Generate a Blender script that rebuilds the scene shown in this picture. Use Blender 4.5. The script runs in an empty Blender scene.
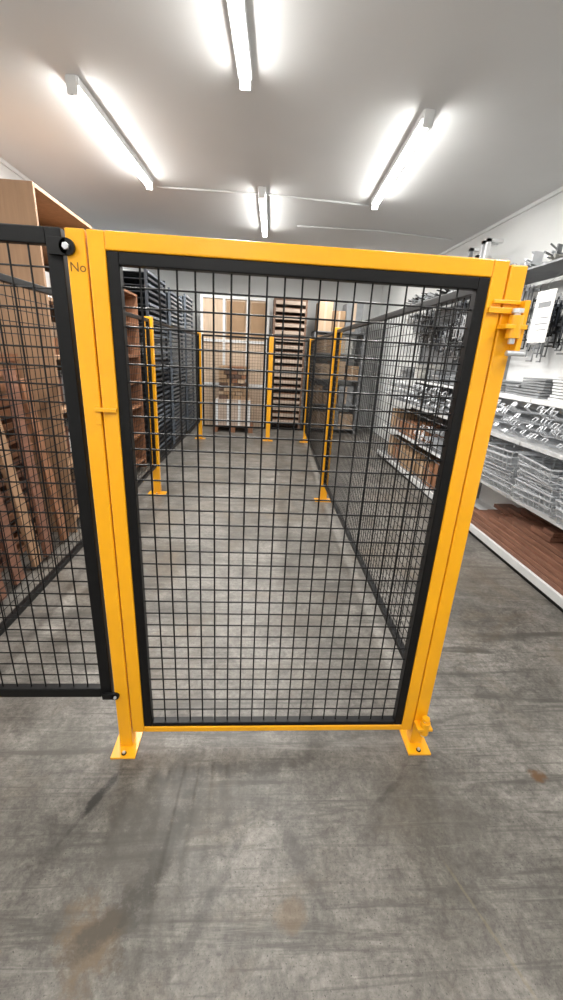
import bpy, math, random
from mathutils import Vector, Matrix
random.seed(7)
S=bpy.context.scene
S.view_settings.view_transform='Standard'
S.view_settings.look='None'
S.view_settings.exposure=0.12

# ------------------------------------------------------------------ materials
def mat(name,col,rough=0.5,metal=0.0,var=0.12,scale=8.0,bump=0.0,bscale=60.0,stretch=None,col2=None,emit=0.0,coat=0.0,spec=0.5):
    m=bpy.data.materials.new(name); m.use_nodes=True
    nt=m.node_tree; n=nt.nodes; l=nt.links; b=n['Principled BSDF']
    b.inputs['Roughness'].default_value=rough; b.inputs['Metallic'].default_value=metal
    b.inputs['Coat Weight'].default_value=coat; b.inputs['Specular IOR Level'].default_value=spec
    b.inputs['Coat Roughness'].default_value=.15
    tc=n.new('ShaderNodeTexCoord'); mp=n.new('ShaderNodeMapping'); l.new(tc.outputs['Object'],mp.inputs['Vector'])
    if stretch: mp.inputs['Scale'].default_value=stretch
    nz=n.new('ShaderNodeTexNoise'); nz.inputs['Scale'].default_value=scale; nz.inputs['Detail'].default_value=6
    l.new(mp.outputs['Vector'],nz.inputs['Vector'])
    r=n.new('ShaderNodeValToRGB'); r.color_ramp.elements[0].position=0.3; r.color_ramp.elements[1].position=0.7
    c2=col2 if col2 else tuple(c*(1-2*var) for c in col)
    r.color_ramp.elements[0].color=(*c2,1); r.color_ramp.elements[1].color=(*col,1)
    l.new(nz.outputs['Fac'],r.inputs['Fac']); l.new(r.outputs['Color'],b.inputs['Base Color'])
    if emit:
        b.inputs['Emission Color'].default_value=(*col,1); b.inputs['Emission Strength'].default_value=emit
    if bump:
        nb=n.new('ShaderNodeTexNoise'); nb.inputs['Scale'].default_value=bscale; nb.inputs['Detail'].default_value=4
        l.new(mp.outputs['Vector'],nb.inputs['Vector'])
        bp=n.new('ShaderNodeBump'); bp.inputs['Strength'].default_value=bump; bp.inputs['Distance'].default_value=0.002
        l.new(nb.outputs['Fac'],bp.inputs['Height']); l.new(bp.outputs['Normal'],b.inputs['Normal'])
    return m
YEL=mat('yellow_powdercoat',(0.93,0.42,0.006),0.30,var=0.05,scale=5,bump=0.15,bscale=150,coat=0.35)
BLK=mat('black_powdercoat',(0.004,0.004,0.0045),0.42,var=0.1,spec=.28)
ZINC=mat('zinc_plate',(0.72,0.74,0.77),0.32,metal=0.6,var=0.06,scale=20)
WHT=mat('white_steel',(0.74,0.75,0.75),0.45,var=0.04)
GRY=mat('grey_steel',(0.25,0.26,0.27),0.5,var=0.12)
DBL=mat('dark_slate_steel',(0.035,0.042,0.055),0.5,var=0.15)
WHP=mat('wall_paint',(0.70,0.71,0.705),0.8,var=0.03,scale=2,bump=0.1)
CEI=mat('ceiling_paint',(0.74,0.745,0.745),0.85,var=0.02,scale=1.5,bump=0.08)
PLY=mat('plywood',(0.37,0.22,0.125),0.6,var=0.12,scale=5,stretch=(6,6,0.6))
PLL=mat('pale_ply',(0.58,0.44,0.32),0.65,var=0.1,scale=5,stretch=(6,6,0.6))
RED=mat('jarrah_timber',(0.25,0.115,0.072),0.5,var=0.22,scale=7,stretch=(12,0.8,12))
ORT=mat('orange_timber',(0.33,0.15,0.075),0.55,var=0.22,scale=6,stretch=(9,9,1))
BRN=mat('dark_brown_timber',(0.13,0.07,0.045),0.6,var=0.2,scale=6)
MBR=mat('mid_brown_timber',(0.20,0.115,0.075),0.6,var=0.2,scale=6)
PNK=mat('pale_slat',(0.52,0.41,0.33),0.6,var=0.1)
CRD=mat('cardboard',(0.36,0.23,0.13),0.8,var=0.1,scale=4)
CRL=mat('pale_cardboard',(0.50,0.36,0.24),0.8,var=0.08,scale=4)
PLA=mat('white_plastic',(0.85,0.85,0.83),0.4,var=0.03)
INK=mat('brown_ink',(0.16,0.07,0.01),0.8,var=0.05)
TUBE=mat('fluorescent_tube',(1.0,0.98,0.94),0.4,var=0.0,emit=40.0)
PAP=mat('paper_stock',(0.55,0.54,0.50),0.7,var=0.15,scale=12)

def floor_mat():
    m=bpy.data.materials.new('concrete'); m.use_nodes=True
    nt=m.node_tree;n=nt.nodes;l=nt.links;b=n['Principled BSDF']
    tc=n.new('ShaderNodeTexCoord')
    def noise(s,d=8,rough=.6,dist=0,mp=None):
        z=n.new('ShaderNodeTexNoise'); z.inputs['Scale'].default_value=s; z.inputs['Detail'].default_value=d
        z.inputs['Roughness'].default_value=rough; z.inputs['Distortion'].default_value=dist
        if mp:
            k=n.new('ShaderNodeMapping'); k.inputs['Scale'].default_value=mp[0]; k.inputs['Rotation'].default_value=(0,0,mp[1])
            l.new(tc.outputs['Object'],k.inputs['Vector']); l.new(k.outputs['Vector'],z.inputs['Vector'])
        else: l.new(tc.outputs['Object'],z.inputs['Vector'])
        return z
    def ramp(z,a,c,ca=(0,0,0,1),cb=(1,1,1,1)):
        r=n.new('ShaderNodeValToRGB'); r.color_ramp.elements[0].position=a; r.color_ramp.elements[1].position=c
        r.color_ramp.elements[0].color=ca; r.color_ramp.elements[1].color=cb
        l.new(z if hasattr(z,'links') else z.outputs['Fac'],r.inputs['Fac']); return r
    def mix(f,a,c,mode='MIX'):
        x=n.new('ShaderNodeMix'); x.data_type='RGBA'; x.blend_type=mode
        if isinstance(f,(int,float)): x.inputs[0].default_value=f
        else: l.new(f,x.inputs[0])
        for i,v in ((6,a),(7,c)):
            if isinstance(v,tuple): x.inputs[i].default_value=v
            else: l.new(v,x.inputs[i])
        return x.outputs[2]
    base=ramp(noise(1.6,9,.65,.4),.36,.64,(0.112,0.104,0.092,1),(0.235,0.221,0.201,1)).outputs['Color']
    med=ramp(noise(9,9,.8,.6),.34,.66,(0.52,0.51,0.50,1),(1.26,1.26,1.25,1)).outputs['Color']
    c=mix(1.0,base,med,'MULTIPLY')
    fine=ramp(noise(45,8,.8),.32,.68,(0.52,0.52,0.52,1),(1.35,1.35,1.35,1)).outputs['Color']
    c=mix(1.0,c,fine,'MULTIPLY')
    speck=ramp(noise(130,3,.6),.61,.68).outputs['Color']
    c=mix(speck,c,(0.06,0.057,0.049,1))
    for (sc,sx,sy,ro,lo,a) in ((3,.35,2.8,.9,.54,.75),(4,.25,5.0,-.5,.56,.7),(6,.2,6.0,1.5,.59,.65),(5,.22,7,.25,.59,.65),(9,.15,6,-1.1,.61,.55)):
        st=ramp(noise(sc,6,.65,.9,((sx,sy,1),ro)),lo,lo+.10,(0,0,0,1),(a,a,a,1)).outputs['Color']
        c=mix(st,c,(0.060,0.056,0.048,1))
    lt=ramp(noise(5,7,.7,1.0,((.25,5,1),-.9)),.58,.72,(0,0,0,1),(.35,.35,.35,1)).outputs['Color']
    c=mix(lt,c,(0.33,0.315,0.285,1))
    br=ramp(noise(1.1,7,.7,1.2),.50,.72,(0,0,0,1),(.6,.6,.6,1)).outputs['Color']
    c=mix(br,c,(0.125,0.092,0.057,1))
    sp=n.new('ShaderNodeSeparateXYZ'); l.new(tc.outputs['Object'],sp.inputs[0])
    wob=noise(11,7,.75)
    def M(op,a,c2=None):
        x=n.new('ShaderNodeMath'); x.operation=op
        for i,v in enumerate((a,c2)):
            if v is None: continue
            if isinstance(v,(int,float)): x.inputs[i].default_value=v
            else: l.new(v,x.inputs[i])
        return x.outputs[0]
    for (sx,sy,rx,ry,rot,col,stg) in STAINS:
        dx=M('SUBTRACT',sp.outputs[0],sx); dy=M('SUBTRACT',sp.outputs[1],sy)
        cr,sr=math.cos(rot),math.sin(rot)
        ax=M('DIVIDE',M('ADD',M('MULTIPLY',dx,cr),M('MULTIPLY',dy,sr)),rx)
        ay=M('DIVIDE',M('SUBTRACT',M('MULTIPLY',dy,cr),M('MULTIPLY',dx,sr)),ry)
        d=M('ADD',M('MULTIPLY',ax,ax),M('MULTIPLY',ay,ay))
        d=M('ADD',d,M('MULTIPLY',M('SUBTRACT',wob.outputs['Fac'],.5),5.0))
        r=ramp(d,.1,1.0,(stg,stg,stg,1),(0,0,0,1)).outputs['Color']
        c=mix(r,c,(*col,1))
    l.new(c,b.inputs['Base Color'])
    rr=ramp(noise(4,6),.3,.7,(.34,.34,.34,1),(.58,.58,.58,1)); l.new(rr.outputs['Color'],b.inputs['Roughness'])
    bp=n.new('ShaderNodeBump'); bp.inputs['Strength'].default_value=.22; bp.inputs['Distance'].default_value=.003
    l.new(noise(60,6,.7).outputs['Fac'],bp.inputs['Height']); l.new(bp.outputs['Normal'],b.inputs['Normal'])
    return m

# ------------------------------------------------------------------ mesh builder
class B:
    def __init__(s): s.v=[];s.f=[];s.m=[];s.mats=[];s.X=Matrix.Identity(4)
    def mi(s,m):
        if m not in s.mats: s.mats.append(m)
        return s.mats.index(m)
    def add(s,vs,fs,m):
        o=len(s.v); k=s.mi(m)
        s.v+= [tuple(s.X@Vector(p)) for p in vs]
        for f in fs: s.f.append([o+i for i in f]); s.m.append(k)
    def box(s,a,b,m,R=None):
        (x0,y0,z0),(x1,y1,z1)=a,b
        vs=[(x0,y0,z0),(x1,y0,z0),(x1,y1,z0),(x0,y1,z0),(x0,y0,z1),(x1,y0,z1),(x1,y1,z1),(x0,y1,z1)]
        if R is not None:
            c=Vector(((x0+x1)/2,(y0+y1)/2,(z0+z1)/2)); vs=[tuple(c+R@(Vector(p)-c)) for p in vs]
        s.add(vs,[(0,3,2,1),(4,5,6,7),(0,1,5,4),(1,2,6,5),(2,3,7,6),(3,0,4,7)],m)
    def rod(s,p,q,r,m,n=6,caps=True):
        p=Vector(p);q=Vector(q);d=(q-p).normalized()
        a=d.orthogonal().normalized(); c=d.cross(a)
        vs=[];
        for P in (p,q):
            for i in range(n):
                t=2*math.pi*i/n+math.pi/n; vs.append(tuple(P+a*r*math.cos(t)+c*r*math.sin(t)))
        fs=[(i,(i+1)%n,n+(i+1)%n,n+i) for i in range(n)]
        if caps: fs+= [tuple(reversed(range(n))),tuple(range(n,2*n))]
        s.add(vs,fs,m)
    def path(s,pts,r,m,n=6):
        for a,b in zip(pts[:-1],pts[1:]): s.rod(a,b,r,m,n)
    def obj(s,name,parent=None,bevel=0,smooth=False):
        me=bpy.data.meshes.new(name); me.from_pydata(s.v,[],s.f); me.update()
        for m in s.mats: me.materials.append(m)
        me.polygons.foreach_set('material_index',s.m)
        if smooth: me.polygons.foreach_set('use_smooth',[True]*len(s.f))
        o=bpy.data.objects.new(name,me); S.collection.objects.link(o)
        if parent: o.parent=parent
        if bevel:
            k=o.modifiers.new('bevel','BEVEL'); k.width=bevel; k.segments=2; k.limit_method='ANGLE'
        return o
def empty(name,loc=(0,0,0),rz=0):
    e=bpy.data.objects.new(name,None); e.empty_display_size=.1; e.location=loc; e.rotation_euler=(0,0,rz)
    S.collection.objects.link(e); return e

# ------------------------------------------------------------------ camera
CAMZ=1.5227; F_PX=408.0; PITCH=.3419; ROLL=.0553; YAW=.0728
Xc=Vector((math.cos(YAW),-math.sin(YAW),0)); Yc=Vector((math.sin(YAW),math.cos(YAW),0)); Z=Vector((0,0,1))
Fw=Yc*math.cos(PITCH)-Z*math.sin(PITCH); Up=Yc*math.sin(PITCH)+Z*math.cos(PITCH)
R_=Xc*math.cos(ROLL)+Up*math.sin(ROLL); U_=-Xc*math.sin(ROLL)+Up*math.cos(ROLL)
cd=bpy.data.cameras.new('camera'); cam=bpy.data.objects.new('camera',cd); S.collection.objects.link(cam)
cd.sensor_fit='VERTICAL'; cd.sensor_height=36; cd.sensor_width=36; cd.lens=F_PX/1000*36; cd.clip_start=0.05
Mx=Matrix((( R_.x,U_.x,-Fw.x,0),(R_.y,U_.y,-Fw.y,0),(R_.z,U_.z,-Fw.z,CAMZ),(0,0,0,1)))
cam.matrix_world=Mx; S.camera=cam
def unproj_floor(px,py,z=0.0):
    u=px-281.5; v=py-500
    d=R_*u-U_*v+Fw*F_PX
    t=(z-CAMZ)/d.z
    return (d.x*t,d.y*t)

# ------------------------------------------------------------------ room
XL,XR,YB,YF,H=-2.35,2.64,9.7,-3.0,3.04
DK=(0.022,0.021,0.018); BR=(0.13,0.085,0.042)
STAINS=[]
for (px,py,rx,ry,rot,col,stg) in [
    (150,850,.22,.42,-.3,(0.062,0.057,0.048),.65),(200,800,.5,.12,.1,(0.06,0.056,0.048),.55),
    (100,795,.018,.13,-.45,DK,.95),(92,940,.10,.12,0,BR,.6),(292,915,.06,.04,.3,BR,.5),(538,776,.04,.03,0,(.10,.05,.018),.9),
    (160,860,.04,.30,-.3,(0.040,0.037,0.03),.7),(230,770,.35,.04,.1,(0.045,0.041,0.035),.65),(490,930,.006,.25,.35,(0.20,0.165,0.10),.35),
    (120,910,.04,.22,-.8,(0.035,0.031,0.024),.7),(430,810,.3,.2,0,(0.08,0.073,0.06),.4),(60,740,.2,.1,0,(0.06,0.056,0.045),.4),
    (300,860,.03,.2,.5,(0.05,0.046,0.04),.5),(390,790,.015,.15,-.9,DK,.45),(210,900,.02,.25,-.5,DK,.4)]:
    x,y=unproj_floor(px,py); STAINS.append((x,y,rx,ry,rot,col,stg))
FLM=floor_mat()
def slab(name,a,b,m):
    k=B(); k.box(a,b,m); return k.obj(name)
slab('floor',(XL-.1,YF-.1,-.1),(XR+.1,YB+.1,0),FLM)
slab('ceiling',(XL-.1,YF-.1,H),(XR+.1,YB+.1,H+.1),CEI)
slab('wall_left',(XL-.1,YF,0),(XL,YB,H),WHP)
slab('wall_right',(XR,YF,0),(XR+.1,YB,H),WHP)
slab('wall_back',(XL-.1,YB,0),(XR+.1,YB+.1,H),WHP)
slab('wall_front',(XL-.1,YF-.1,0),(XR+.1,YF,H),WHP)
slab('trim_right',(XR-.02,YF,H-.035),(XR,YB,H),WHP)
slab('trim_left',(XL,YF,H-.035),(XL+.02,YB,H),WHP)

# ------------------------------------------------------------------ lights
def light(x0,y0,x1,y1,pw=42):
    e=empty('fluorescent_light',((x0+x1)/2,(y0+y1)/2,H),-math.atan2(x1-x0,y1-y0)); L=math.hypot(y1-y0,x1-x0)/2
    k=B(); k.box((-.04,-L,-.045),(.04,L,0),WHT)
    k.box((-.032,-L-.008,-.095),(.032,-L+.012,0),WHT); k.box((-.032,L-.012,-.095),(.032,L+.008,0),WHT)
    k.obj('batten_body',e,bevel=.005)
    k=B(); k.rod((0,-L+.012,-.068),(0,L-.012,-.068),.019,TUBE,14); k.obj('tube',e,smooth=False)
    ld=bpy.data.lights.new('tube_lamp','AREA'); ld.shape='RECTANGLE'; ld.size=.036; ld.size_y=2*L-.06; ld.energy=pw; ld.color=(1,.975,.935)
    lo=bpy.data.objects.new('tube_lamp',ld); S.collection.objects.link(lo); lo.parent=e; lo.location=(0,0,-.090)
light(-.20,1.50,-.12,3.03,46); light(-1.174,3.239,-1.09,4.77,44); light(1.042,3.226,1.128,4.813,44); light(-.01,4.74,.04,6.15)
light(-.3,-1.9,-.22,-.4,34); light(-1.0,7.0,-.92,8.5,30); light(1.2,7.0,1.28,8.5,30)
light(-1.6,-.9,-1.52,.6,28); light(1.3,-.9,1.38,.6,28)  # unseen side tubes behind the camera, added for more light
k=B()
zc=H-.010
for pp in (((157,187),(262,194),(372,206)),((297,226),(380,231),(452,240))):
    k.path([(*unproj_floor(px,py,zc),zc) for px,py in pp],.009,WHT,8)
k.obj('ceiling_conduit',smooth=False)

# ------------------------------------------------------------------ fencing
def plate(k,w=.095,d0=-.05,d1=.085,cx=.025):
    k.box((cx-w/2,d0,0),(cx+w/2,d1,.008),YEL)
    for sx,sy in ((0,d0+.018),(0,d1-.015)):
        k.rod((cx+sx,sy,.008),(cx+sx,sy,.011),.010,BLK,10); k.rod((cx+sx,sy,.011),(cx+sx,sy,.019),.0065,ZINC,6)
def post(x,y,rz=0,h=1.8,plate_args={},pw=.05):
    e=empty('safety_fence_post',(x,y,0),rz)
    k=B(); k.box((.025-pw/2,0,.008),(.025+pw/2,.05,h),YEL); k.obj('upright',e,bevel=.004)
    k=B(); plate(k,**plate_args); k.obj('base_plate',e,bevel=.002)
    return e
def mesh_panel(name,p0,p1,z0,z1,fr=.03,step=.05,wr=.002,dep=.03):
    dx,dy=p1[0]-p0[0],p1[1]-p0[1]; L=math.hypot(dx,dy); a=math.atan2(dy,dx)
    e=empty(name,(p0[0],p0[1],0),a)
    k=B(); d=dep/2
    k.box((0,-d,z0),(fr,d,z1),BLK); k.box((L-fr,-d,z0),(L,d,z1),BLK)
    k.box((fr,-d,z0),(L-fr,d,z0+fr),BLK); k.box((fr,-d,z1-fr),(L-fr,d,z1),BLK)
    k.obj('frame',e,bevel=.003)
    k=B()
    nx=round((L-2*fr)/step); sx=(L-2*fr)/nx
    for i in range(1,nx): k.rod((fr+i*sx,0,z0+fr),(fr+i*sx,0,z1-fr),wr,BLK,6,False)
    nz=round((z1-z0-2*fr)/step); sz=(z1-z0-2*fr)/nz
    for i in range(1,nz): k.rod((fr,wr*1.6,z0+fr+i*sz),(L-fr,wr*1.6,z0+fr+i*sz),wr,BLK,6,False)
    k.obj('wire_mesh',e)
    return e,L

GX,GY,GW=-.504,1.2414,1.2437
pl=post(GX,GY,0,1.8)
k=B()
k.box((.035,-.012,1.238+.1),(.098,-.002,1.25+.1),YEL); k.box((.035,-.004,1.30),(.05,0,1.35),YEL)
k.obj('stop_tab',pl,bevel=.0015)
tx=bpy.data.curves.new('pencil_mark','FONT'); tx.body='No'; tx.size=.032; tx.extrude=.0002; tx.materials.append(INK)
to=bpy.data.objects.new('pencil_mark',tx); S.collection.objects.link(to); to.parent=pl
to.location=(.005,-.0006,1.70); to.rotation_euler=(math.pi/2,0,0)
pr=post(GX+GW-.05,GY,0,1.79)
e=empty('mesh_gate',(GX,GY,0),0)
a0,a1=.054,GW-.054; z0,z1=.082,1.80; w=.045
k=B()
k.box((a0,0,z0),(a0+w,.045,z1),YEL); k.box((a1-w,0,z0),(a1,.045,z1),YEL)
k.box((a0+w,0,z1-w),(a1-w,.045,z1),YEL); k.box((a0+w,0,z0),(a1-w,.045,z0+.025),YEL)
k.obj('yellow_frame',e,bevel=.004)
b0,b1=a0+w,a1-w; y0,y1=z0+.025,z1-w; t=.032
k=B()
k.box((b0,.004,y0),(b0+t,.036,y1),BLK); k.box((b1-t,.004,y0),(b1,.036,y1),BLK)
k.box((b0+t,.004,y0),(b1-t,.036,y0+.018),BLK); k.box((b0+t,.004,y1-t),(b1-t,.036,y1),BLK)
k.obj('black_frame',e,bevel=.003)
k=B(); W=b1-b0-2*t; Hh=(y1-t)-(y0+.018)
nx=round(W/.05); nz=round(Hh/.05)
for i in range(1,nx): k.rod((b0+t+i*W/nx,.02,y0+.01),(b0+t+i*W/nx,.02,y1-t+.01),.0028,BLK,6,False)
for i in range(1,nz): k.rod((b0+t-.01,.0245,y0+.018+i*Hh/nz),(b1-t+.01,.0245,y0+.018+i*Hh/nz),.0028,BLK,6,False)
k.obj('wire_mesh',e)
k=B()
for hz in (1.63,.13):
    hx=a1+.035
    if hz>1: k.box((a1-.04,-.012,hz+.035),(hx+.025,-.002,hz+.05),YEL)
    k.box((hx-.035,-.045,hz-.006),(hx+.028,0,hz+.006),YEL)
    k.rod((hx,-.028,hz-.03),(hx,-.028,hz+.03),.019,YEL,16)
    k.rod((hx,-.028,hz-.045),(hx,-.028,hz+.042),.009,ZINC,12)
    k.rod((hx,-.028,hz+.036),(hx,-.028,hz+.048),.016,YEL if hz<1 else ZINC,6)
k.box((a1-.03,-.01,1.69),(GW+.012,-.002,1.70),YEL); k.box((GW-.004,-.03,1.56),(GW+.012,.05,1.70),YEL)
k.rod((a1+.02,-.04,1.56),(GW+.02,-.04,1.56),.008,ZINC,8)
k.obj('hinges',e,bevel=.0015)

# left front panel + lugs
ef,L=mesh_panel('mesh_fence_panel',(-1.06,1.262),(GX-.012,1.262),.255,1.80,fr=.04,wr=.0026)
k=B()
k.box((L-.03,-.032,1.735),(L+.018,-.018,1.775),BLK); k.rod((L+.018,-.032,1.755),(L+.018,-.022,1.755),.02,BLK,16)
k.box((L-.03,-.032,.26),(L+.018,-.018,.285),BLK); k.rod((L+.018,-.032,.273),(L+.018,-.022,.273),.014,BLK,16)
k.rod((L+.018,-.040,1.755),(L+.018,-.032,1.755),.009,ZINC,6); k.rod((L+.018,-.038,.273),(L+.018,-.032,.273),.006,ZINC,6)
k.obj('fixing_lugs',ef,bevel=.001)
post(-1.115,1.25)
# corridor sides
side=dict(w=.19,d0=-.03,d1=.08)
for (x,y) in ((-1.09,4.34),(.755,4.27),(-1.03,7.46),(.90,7.50),(.20,7.50)):
    post(x,y,0,1.8,side,.075)
mesh_panel('mesh_fence_panel',(-1.09,1.32),(-1.065,4.33),.31,1.78)
mesh_panel('mesh_fence_panel',(-1.065,4.40),(-1.01,7.45),.31,1.78)
mesh_panel('mesh_fence_panel',(.735,1.32),(.775,4.26),.20,1.78)
mesh_panel('mesh_fence_panel',(.78,4.33),(.92,7.49),.20,1.78)
mesh_panel('mesh_fence_panel',(-.96,7.525),(.18,7.525),.22,1.78)
mesh_panel('mesh_fence_panel',(.27,7.525),(.88,7.525),.22,1.78)

# ------------------------------------------------------------------ right shelving
SX=2.07   # front edge
def rnd(a,b): return random.uniform(a,b)
def shelf_bay(y0,y1,M1):
    e=empty('gondola_shelving',(0,0,0))
    k=B()
    k.box((SX+.01,y0,.0),(SX+.03,y1,.035),BLK); k.box((SX-.005,y0,.035),(SX+.015,y1,.098),WHT); k.box((SX+.015,y0,.08),(XR-.05,y1,.09),M1)
    k.box((SX+.03,y0,0),(XR-.05,y0+.02,.08),M1); k.box((SX+.03,y1-.02,0),(XR-.05,y1,.08),M1)
    k.box((XR-.07,y0,.09),(XR-.05,y1,2.25),M1)
    for y in (y0+.0,y1-.03): k.box((XR-.11,y,.09),(XR-.07,y+.03,2.3),GRY)
    for z in (.53,.97,1.30): 
        k.box((SX+.03,y0+.005,z-.028),(SX+.045,y1-.005,z+.004),M1 if M1!=GRY else WHT); k.box((SX+.045,y0+.005,z-.006),(XR-.07,y1-.005,z),M1)
        for y in (y0+.01,y1-.02):
            k.box((SX+.15,y,z-.06),(XR-.07,y+.008,z-.006),GRY)
    k.obj('shelf_unit',e,bevel=.002)
bays=[(1.9,3.1,WHT),(3.1,4.3,WHT),(4.3,5.5,GRY),(5.5,6.7,GRY)]  # far bays greyed: weaker lighting there is put into the panel colour
for b in bays: shelf_bay(*b)
def basket(k,x,y,z,dx,dy,h,r,yaw,tx,ty):
    c,s=math.cos(yaw),math.sin(yaw)
    def P(a,b,hh):
        q=1-.08*(1-hh/h); a*=q; b*=q
        return (x+a*c-b*s, y+a*s+b*c, z+hh+a*tx+b*ty)
    X,Y=dx/2,dy/2
    def ring(hh,rr):
        k.path([P(-X,-Y,hh),P(X,-Y,hh),P(X,Y,hh),P(-X,Y,hh),P(-X,-Y,hh)],rr,ZINC,6)
    ring(h,r*1.35); ring(h*.55,r); ring(0,r)
    n=max(3,int(dy/.06))
    for i in range(n+1):
        b=-Y+dy*i/n; k.path([P(-X,b,h),P(-X,b,0),P(X,b,0),P(X,b,h)],r*.8,ZINC,5)
    n=max(3,int(dx/.08))
    for i in range(1,n):
        a=-X+dx*i/n; k.rod(P(a,-Y,h),P(a,-Y,0),r*.8,ZINC,5); k.rod(P(a,Y,h),P(a,Y,0),r*.8,ZINC,5)
def bracket(k,x,y,z,ln,ht,m=ZINC,r=.005,tilt=0,yaw=0,wd=.05):
    c,s=math.cos(yaw),math.sin(yaw)
    def P(a,b,h): return (x-a*c-b*s, y-a*s+b*c, z+h+a*tilt)
    for b in (0,wd):
        k.path([P(-.2,b,0),P(ln,b,0),P(ln+.04,b,ht*.5),P(ln+.02,b,ht)],r,m,6)
    k.rod(P(ln+.02,0,ht),P(ln+.02,wd,ht),r,m,6)
    k.rod(P(ln*.5,0,0),P(ln*.5,wd,0),r,m,6)
k=B()
for (yc,n) in ((2.22,5),(2.72,5),(3.22,5),(3.72,5),(4.08,4)):
    z=.552
    for i in range(n):
        basket(k,2.27+rnd(-.05,.0),yc+rnd(-.02,.02),z,.46,.44 if yc<4 else .24,.10,.005,rnd(-.12,.12),rnd(-.04,.04),rnd(-.05,.05)); z+=rnd(.055,.066)
k.obj('wire_basket_stack')
for (y0,y1,z,n,rows,hs) in ((4.45,5.0,.535,6,3,.085),(1.95,4.25,.975,26,4,.062),(4.4,6.6,.975,20,3,.085)):
    k=B()
    for rr in range(rows):
        base=rnd(-.3,.3)
        for i in range(n):
            y=y0+(y1-y0)*(i+.5)/n+rnd(-.012,.012)
            if y>y1-.08: y=y1-.08
            bracket(k,2.32,y,z+.02+rr*hs,rnd(.2,.31),rnd(.04,.07),tilt=rnd(.02,.12),yaw=base+rnd(-.1,.1),r=rnd(.004,.0055))
    k.obj('wire_bracket_pile')
# timber stack on base
k=B()
zz=.091
for lay in range(8):
    for c in range(2):
        x0=SX+.02+c*.245+rnd(0,.015)+(lay*.012); yy0=1.95+rnd(0,.2)
        yy1=3.95-rnd(0,.3)-lay*.17*(1-c*.5)
        if lay>5 and c==0: yy0=2.6
        k.box((x0,yy0,zz),(min(x0+.225,2.56),yy1,zz+.036),RED)
    zz+=.040
k.obj('timber_board_stack',bevel=.003)
def boxes(name,lst,m_list):
    k=B()
    for (a,b) in lst:
        m=random.choice(m_list); k.box(a,b,m)
        ym=(a[1]+b[1])/2
        k.box((a[0]-.001,ym-.02,a[2]+.02),(a[0],ym+.02,b[2]-.01),PLL)
        k.box((a[0]+.01,ym-.002,b[2]),(b[0]-.01,ym+.002,b[2]+.002),INK)
    return k.obj(name,bevel=.003)
lst=[]
y=4.38
while y<6.5:
    w=rnd(.2,.34); 
    if y+w>6.65: break
    lst.append(((SX+rnd(.05,.1),y,.091),(2.5,y+w,.091+rnd(.2,.34)))); y+=w+.02
boxes('cardboard_box_row',lst,[CRD,ORT,CRD])
lst=[]; y=5.1
while y<6.3:
    w=rnd(.2,.3)
    lst.append(((SX+rnd(.06,.1),y,.531),(2.5,y+w,.531+rnd(.16,.34)))); y+=w+.02
boxes('cardboard_box_row',lst,[CRD,MBR,ORT])
k=B(); y=1.95
while y<6.4:
    w=rnd(.12,.3); h=rnd(.06,.24); m=random.choice([GRY,WHT,GRY,ZINC,PAP])
    n=max(2,int(h/.022)); off=rnd(0,.12)
    for i in range(n):
        k.box((SX+.06+off+rnd(0,.03),y,1.301+i*.022),(2.5,y+w,1.301+i*.022+.016),m)
    y+=w+.04
k.obj('steel_shelf_stock')
# hooks with hanging stock
k=B()
for i in range(95):
    y=rnd(1.95,6.6); z=rnd(1.76,2.18); ln=rnd(.2,.45)
    x=XR-.07
    k.rod((x,y,z),(x-ln,y,z+.02),.004,ZINC,5)
    m=random.choice([BLK,GRY,GRY,DBL,ZINC,ZINC])
    for j in range(random.randint(3,8)):
        xx=x-ln+.03+j*.03
        if xx>x-.03: break
        w=rnd(.03,.08); h=rnd(.08,.2)
        k.box((xx,y-w,z-h),(xx+.006,y-w+.012,z+.03),m); k.box((xx,y-w,z-.012),(xx+.006,y+w,z+.008),m); k.box((xx,y+w-.012,z-h*.8),(xx+.006,y+w,z+.03),m)
        k.box((xx,y-w,z-h),(xx+.006,y+w*.6,z-h+.012),m)
k.obj('hanging_bracket_stock')
k=B()
k.box((2.17,2.0,2.275),(2.55,6.7,2.29),GRY); z=2.29
for i in range(80):
    y=rnd(2.1,6.6); x=rnd(2.17,2.3); R=Matrix.Rotation(rnd(-.5,.5),3,'Z')@Matrix.Rotation(rnd(-.2,.2),3,'Y')
    m=random.choice([BLK,GRY,ZINC,ZINC,GRY,PAP])
    h=rnd(.03,.16)
    k.box((x,y-.02,z),(x+.22,y+.02,z+.02),m); k.box((x+rnd(0,.1),y-.012,z+.02),(x+.12,y+.0,z+h),m,R)
    k.rod((x+.02,y,z+h),(x+.2,y+rnd(-.1,.1),z+.02),.007,m,6); k.rod((x-.05,y-.06,z+h*.5),(x+.14,y+.08,z+h*.5),.008,m,6)
for i in range(7):
    y=4.6+i*.09; hh=rnd(.28,.44)
    k.box((2.26,y,z),(2.30,y+.035,z+hh),random.choice([WHT,ZINC,WHT,GRY])); k.box((2.26,y,z+hh-.03),(2.42,y+.035,z+hh),WHT)
k.obj('top_rail_bracket_stock')
k=B(); k.box((1.99,2.95,1.70),(1.994,3.15,2.04),PLA)
for zz,wd in ((1.78,.10),(1.82,.13),(1.86,.11)): k.box((1.9885,2.97,zz),(1.990,2.97+wd,zz+.006),GRY)
k.box((1.9885,2.98,1.93),(1.990,3.11,1.965),GRY)
k.path([(1.992,3.05,2.04),(1.995,3.05,2.09),(2.18,3.06,2.28)],.0015,GRY,4)
k.obj('price_tag')

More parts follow.
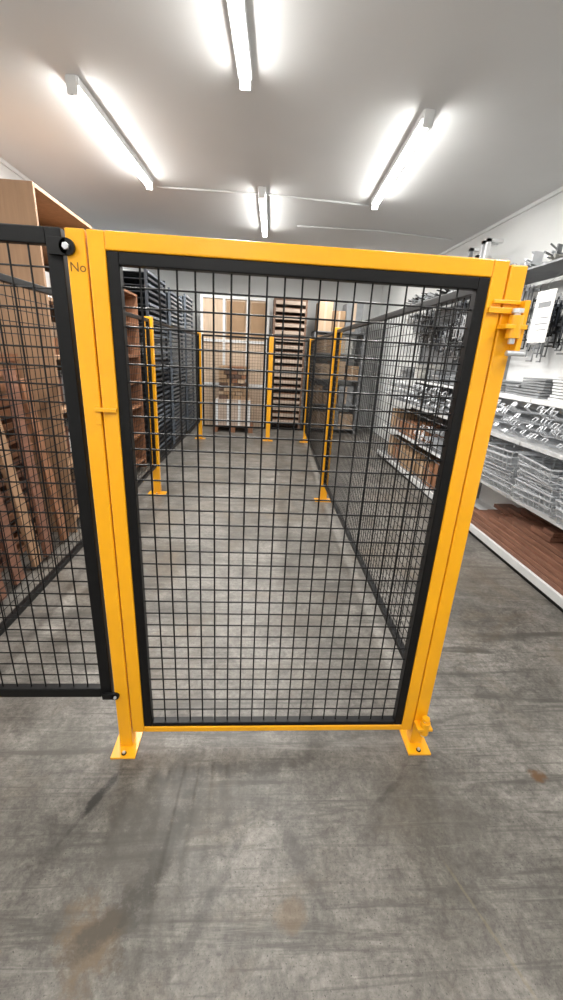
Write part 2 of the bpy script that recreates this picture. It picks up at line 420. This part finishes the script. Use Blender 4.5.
# ------------------------------------------------------------------ left plywood shelving
def ply_shelf(y0,y1,x0,x1,h,levels,m,name='plywood_shelving'):
    k=B()
    k.box((x0,y0,0),(x1,y0+.025,h),m); k.box((x0,y1-.025,0),(x1,y1,h),m)
    k.box((x0,y0+.025,0),(x0+.015,y1-.025,h),m); k.box((x0,y0+.025,h-.025),(x1,y1-.025,h),m)
    for z in levels: k.box((x0+.015,y0+.025,z),(x1-.01,y1-.025,z+.025),m)
    return k.obj(name,bevel=.002)
ply_shelf(3.28,4.30,-2.32,-1.50,2.5,(.1,.55,1.0,1.4,1.8,2.15),PLY)
ply_shelf(4.35,5.45,-2.32,-1.45,2.1,(.1,.45,.8,1.1,1.4,1.75),ORT)
k=B()
for (y0,y1,zs) in ((3.32,4.25,(.126,.576,1.026,1.426,1.826)),(4.39,5.4,(.126,.476,.826,1.126,1.426))):
    for z in zs:
        y=y0
        while y<y1-.1:
            w=rnd(.05,.14); h=rnd(.12,.26); 
            k.box((-2.25,y,z),(-1.58-rnd(0,.12),min(y+w,y1),z+h),random.choice([ORT,RED,BRN,PLL,CRD,WHT,GRY,WHT])); y+=w+.012
k.obj('boxed_hardware_stock')
def crate(k,x0,y0,z0,wx,wy,wz,m):
    for a in (0,wx-.03):
        for b in (0,wy-.03): k.box((x0+a,y0+b,z0),(x0+a+.03,y0+b+.03,z0+wz),m)
    n=4
    for i in range(n):
        z=z0+.01+i*(wz-.06)/(n-1)
        k.box((x0+wx,y0,z),(x0+wx+.012,y0+wy,z+.05),m); k.box((x0,y0-.012,z),(x0+wx,y0,z+.05),m)
        k.box((x0,y0+wy,z),(x0+wx,y0+wy+.012,z+.05),m)
    k.box((x0,y0,z0),(x0+wx,y0+wy,z0+.015),m)
k=B()
for (y0,n) in ((1.60,2),(2.17,3),(2.72,4)):
    for i in range(n): crate(k,-2.30+rnd(0,.03),y0,.0+i*.36,.55,.5,.35,random.choice([ORT,RED,ORT]))
k.obj('timber_crate_stack',bevel=.002)
k=B()
for i in range(7):
    y=1.75+i*.21; hh=rnd(.9,1.35)
    k.box((-1.58,y,.03),(-1.55,y+.10,.03+hh),random.choice([ORT,RED,PLY]),R=Matrix.Rotation(-.09,3,'Y')@Matrix.Rotation(rnd(-.06,.06),3,'X'))
k.obj('leaning_timber_boards',bevel=.002)

def tray_rack(y0,y1,x0,x1,h,step,m,m2):
    k=B()
    for y in (y0,y1-.03):
        for x in (x0,x1-.03): k.box((x,y,0),(x+.03,y+.03,h),m)
    z=.12
    while z<h-.02:
        k.box((x0,y0+.03,z),(x1+.01,y1-.03,z+.006),m)
        k.box((x1,y0+.03,z),(x1+.012,y1-.03,z+.028),random.choice([m,m2,m2]))
        z+=step
    return k.obj('steel_tray_rack')
SLT=mat('slate_blue_steel',(0.17,0.20,0.24),0.45,var=0.1)
tray_rack(5.55,6.6,-2.25,-1.35,2.42,.07,DBL,SLT)
tray_rack(6.65,7.65,-2.25,-1.30,2.35,.06,SLT,GRY)
tray_rack(7.7,8.5,-2.25,-1.25,2.40,.07,SLT,GRY)

# ------------------------------------------------------------------ back area
k=B()
k.box((-1.15,8.95,0),(.20,9.0,2.55),PLL); 
for x in (-1.16,-.72,-.25,.16): k.box((x,8.91,0),(x+.05,8.95,2.55),WHT)
for z in (.85,1.70,2.50): k.box((-1.11,8.92,z),(.16,8.95,z+.05),WHT)
k.box((-.64,8.93,1.78),(-.28,8.95,2.46),CRD); k.box((-.16,8.93,1.78),(.12,8.95,2.46),CRD)
k.obj('plywood_sheet_rack',bevel=.002)
k=B()
for i in range(5): k.box((-.85+i*.17,8.2,.10),(-.73+i*.17,8.8,.125),ORT)
for x in (-.85,-.5,-.15): k.box((x,8.2,0),(x+.09,8.8,.10),ORT)
k.obj('timber_pallet')
k=B()
z=.126
k.box((-.80,8.25,z),(-.12,8.78,.64),PNK)
for x in (-.80,-.58,-.36,-.17): k.box((x,8.235,z),(x+.05,8.25,.64),WHT)
z=.641
while z<1.22:
    xx=-.74
    while xx<-.24:
        w=rnd(.08,.18); k.box((xx,8.27+rnd(0,.05),z),(min(xx+w,-.16),8.75,z+.07),random.choice([CRD,BRN,CRD,ORT,CRL])); xx+=w+.01
    z+=.078
k.obj('wrapped_box_stack',bevel=.003)
k=B()
k.box((.28,8.72,0),(.32,9.2,2.55),MBR); k.box((.90,8.72,0),(.94,9.2,2.55),MBR); k.box((.32,9.17,0),(.90,9.2,2.55),MBR); k.box((.32,8.72,2.51),(.90,9.17,2.55),MBR)
z=.15
while z<2.45:
    k.box((.32,8.74,z),(.90,9.15,z+.02),PNK); k.box((.32,8.715,z),(.90,8.74,z+.065),PNK)
    k.box((.34,8.80,z+.021),(.88,9.14,z+.085),ORT); z+=.135
k.obj('slatted_drawer_rack',bevel=.002)
k=B()
X0=1.1
k.box((X0,8.6,0),(X0+.03,9.2,2.0),GRY); k.box((X0+.98,8.6,0),(X0+1.01,9.2,2.0),GRY)
for z in (.1,.6,1.1,1.6,2.0): k.box((X0,8.6,z-.02),(X0+1.01,9.2,z),GRY)
k.obj('back_shelving')
lst=[]
for z,hh in ((.101,.45),(.601,.42),(1.101,.42),(1.601,.33),(2.001,.55)):
    x=X0+.05
    while x<X0+.75:
        w=rnd(.2,.4); w=min(w,X0+.96-x); lst.append((x,w,z,rnd(.6,1)*hh)); x+=w+.02
k=B()
for x,w,z,h in lst:
    k.box((x,8.63,z),(x+w,9.1,z+h),random.choice([CRD,CRL,CRD,GRY,PAP])); k.box((x+w*.42,8.629,z+.02),(x+w*.58,8.63,z+h),PLL)
k.obj('cardboard_box_stack',bevel=.003)

w=bpy.data.worlds.new('world'); S.world=w; w.use_nodes=True
w.node_tree.nodes['Background'].inputs[0].default_value=(.6,.65,.7,1); w.node_tree.nodes['Background'].inputs[1].default_value=.1
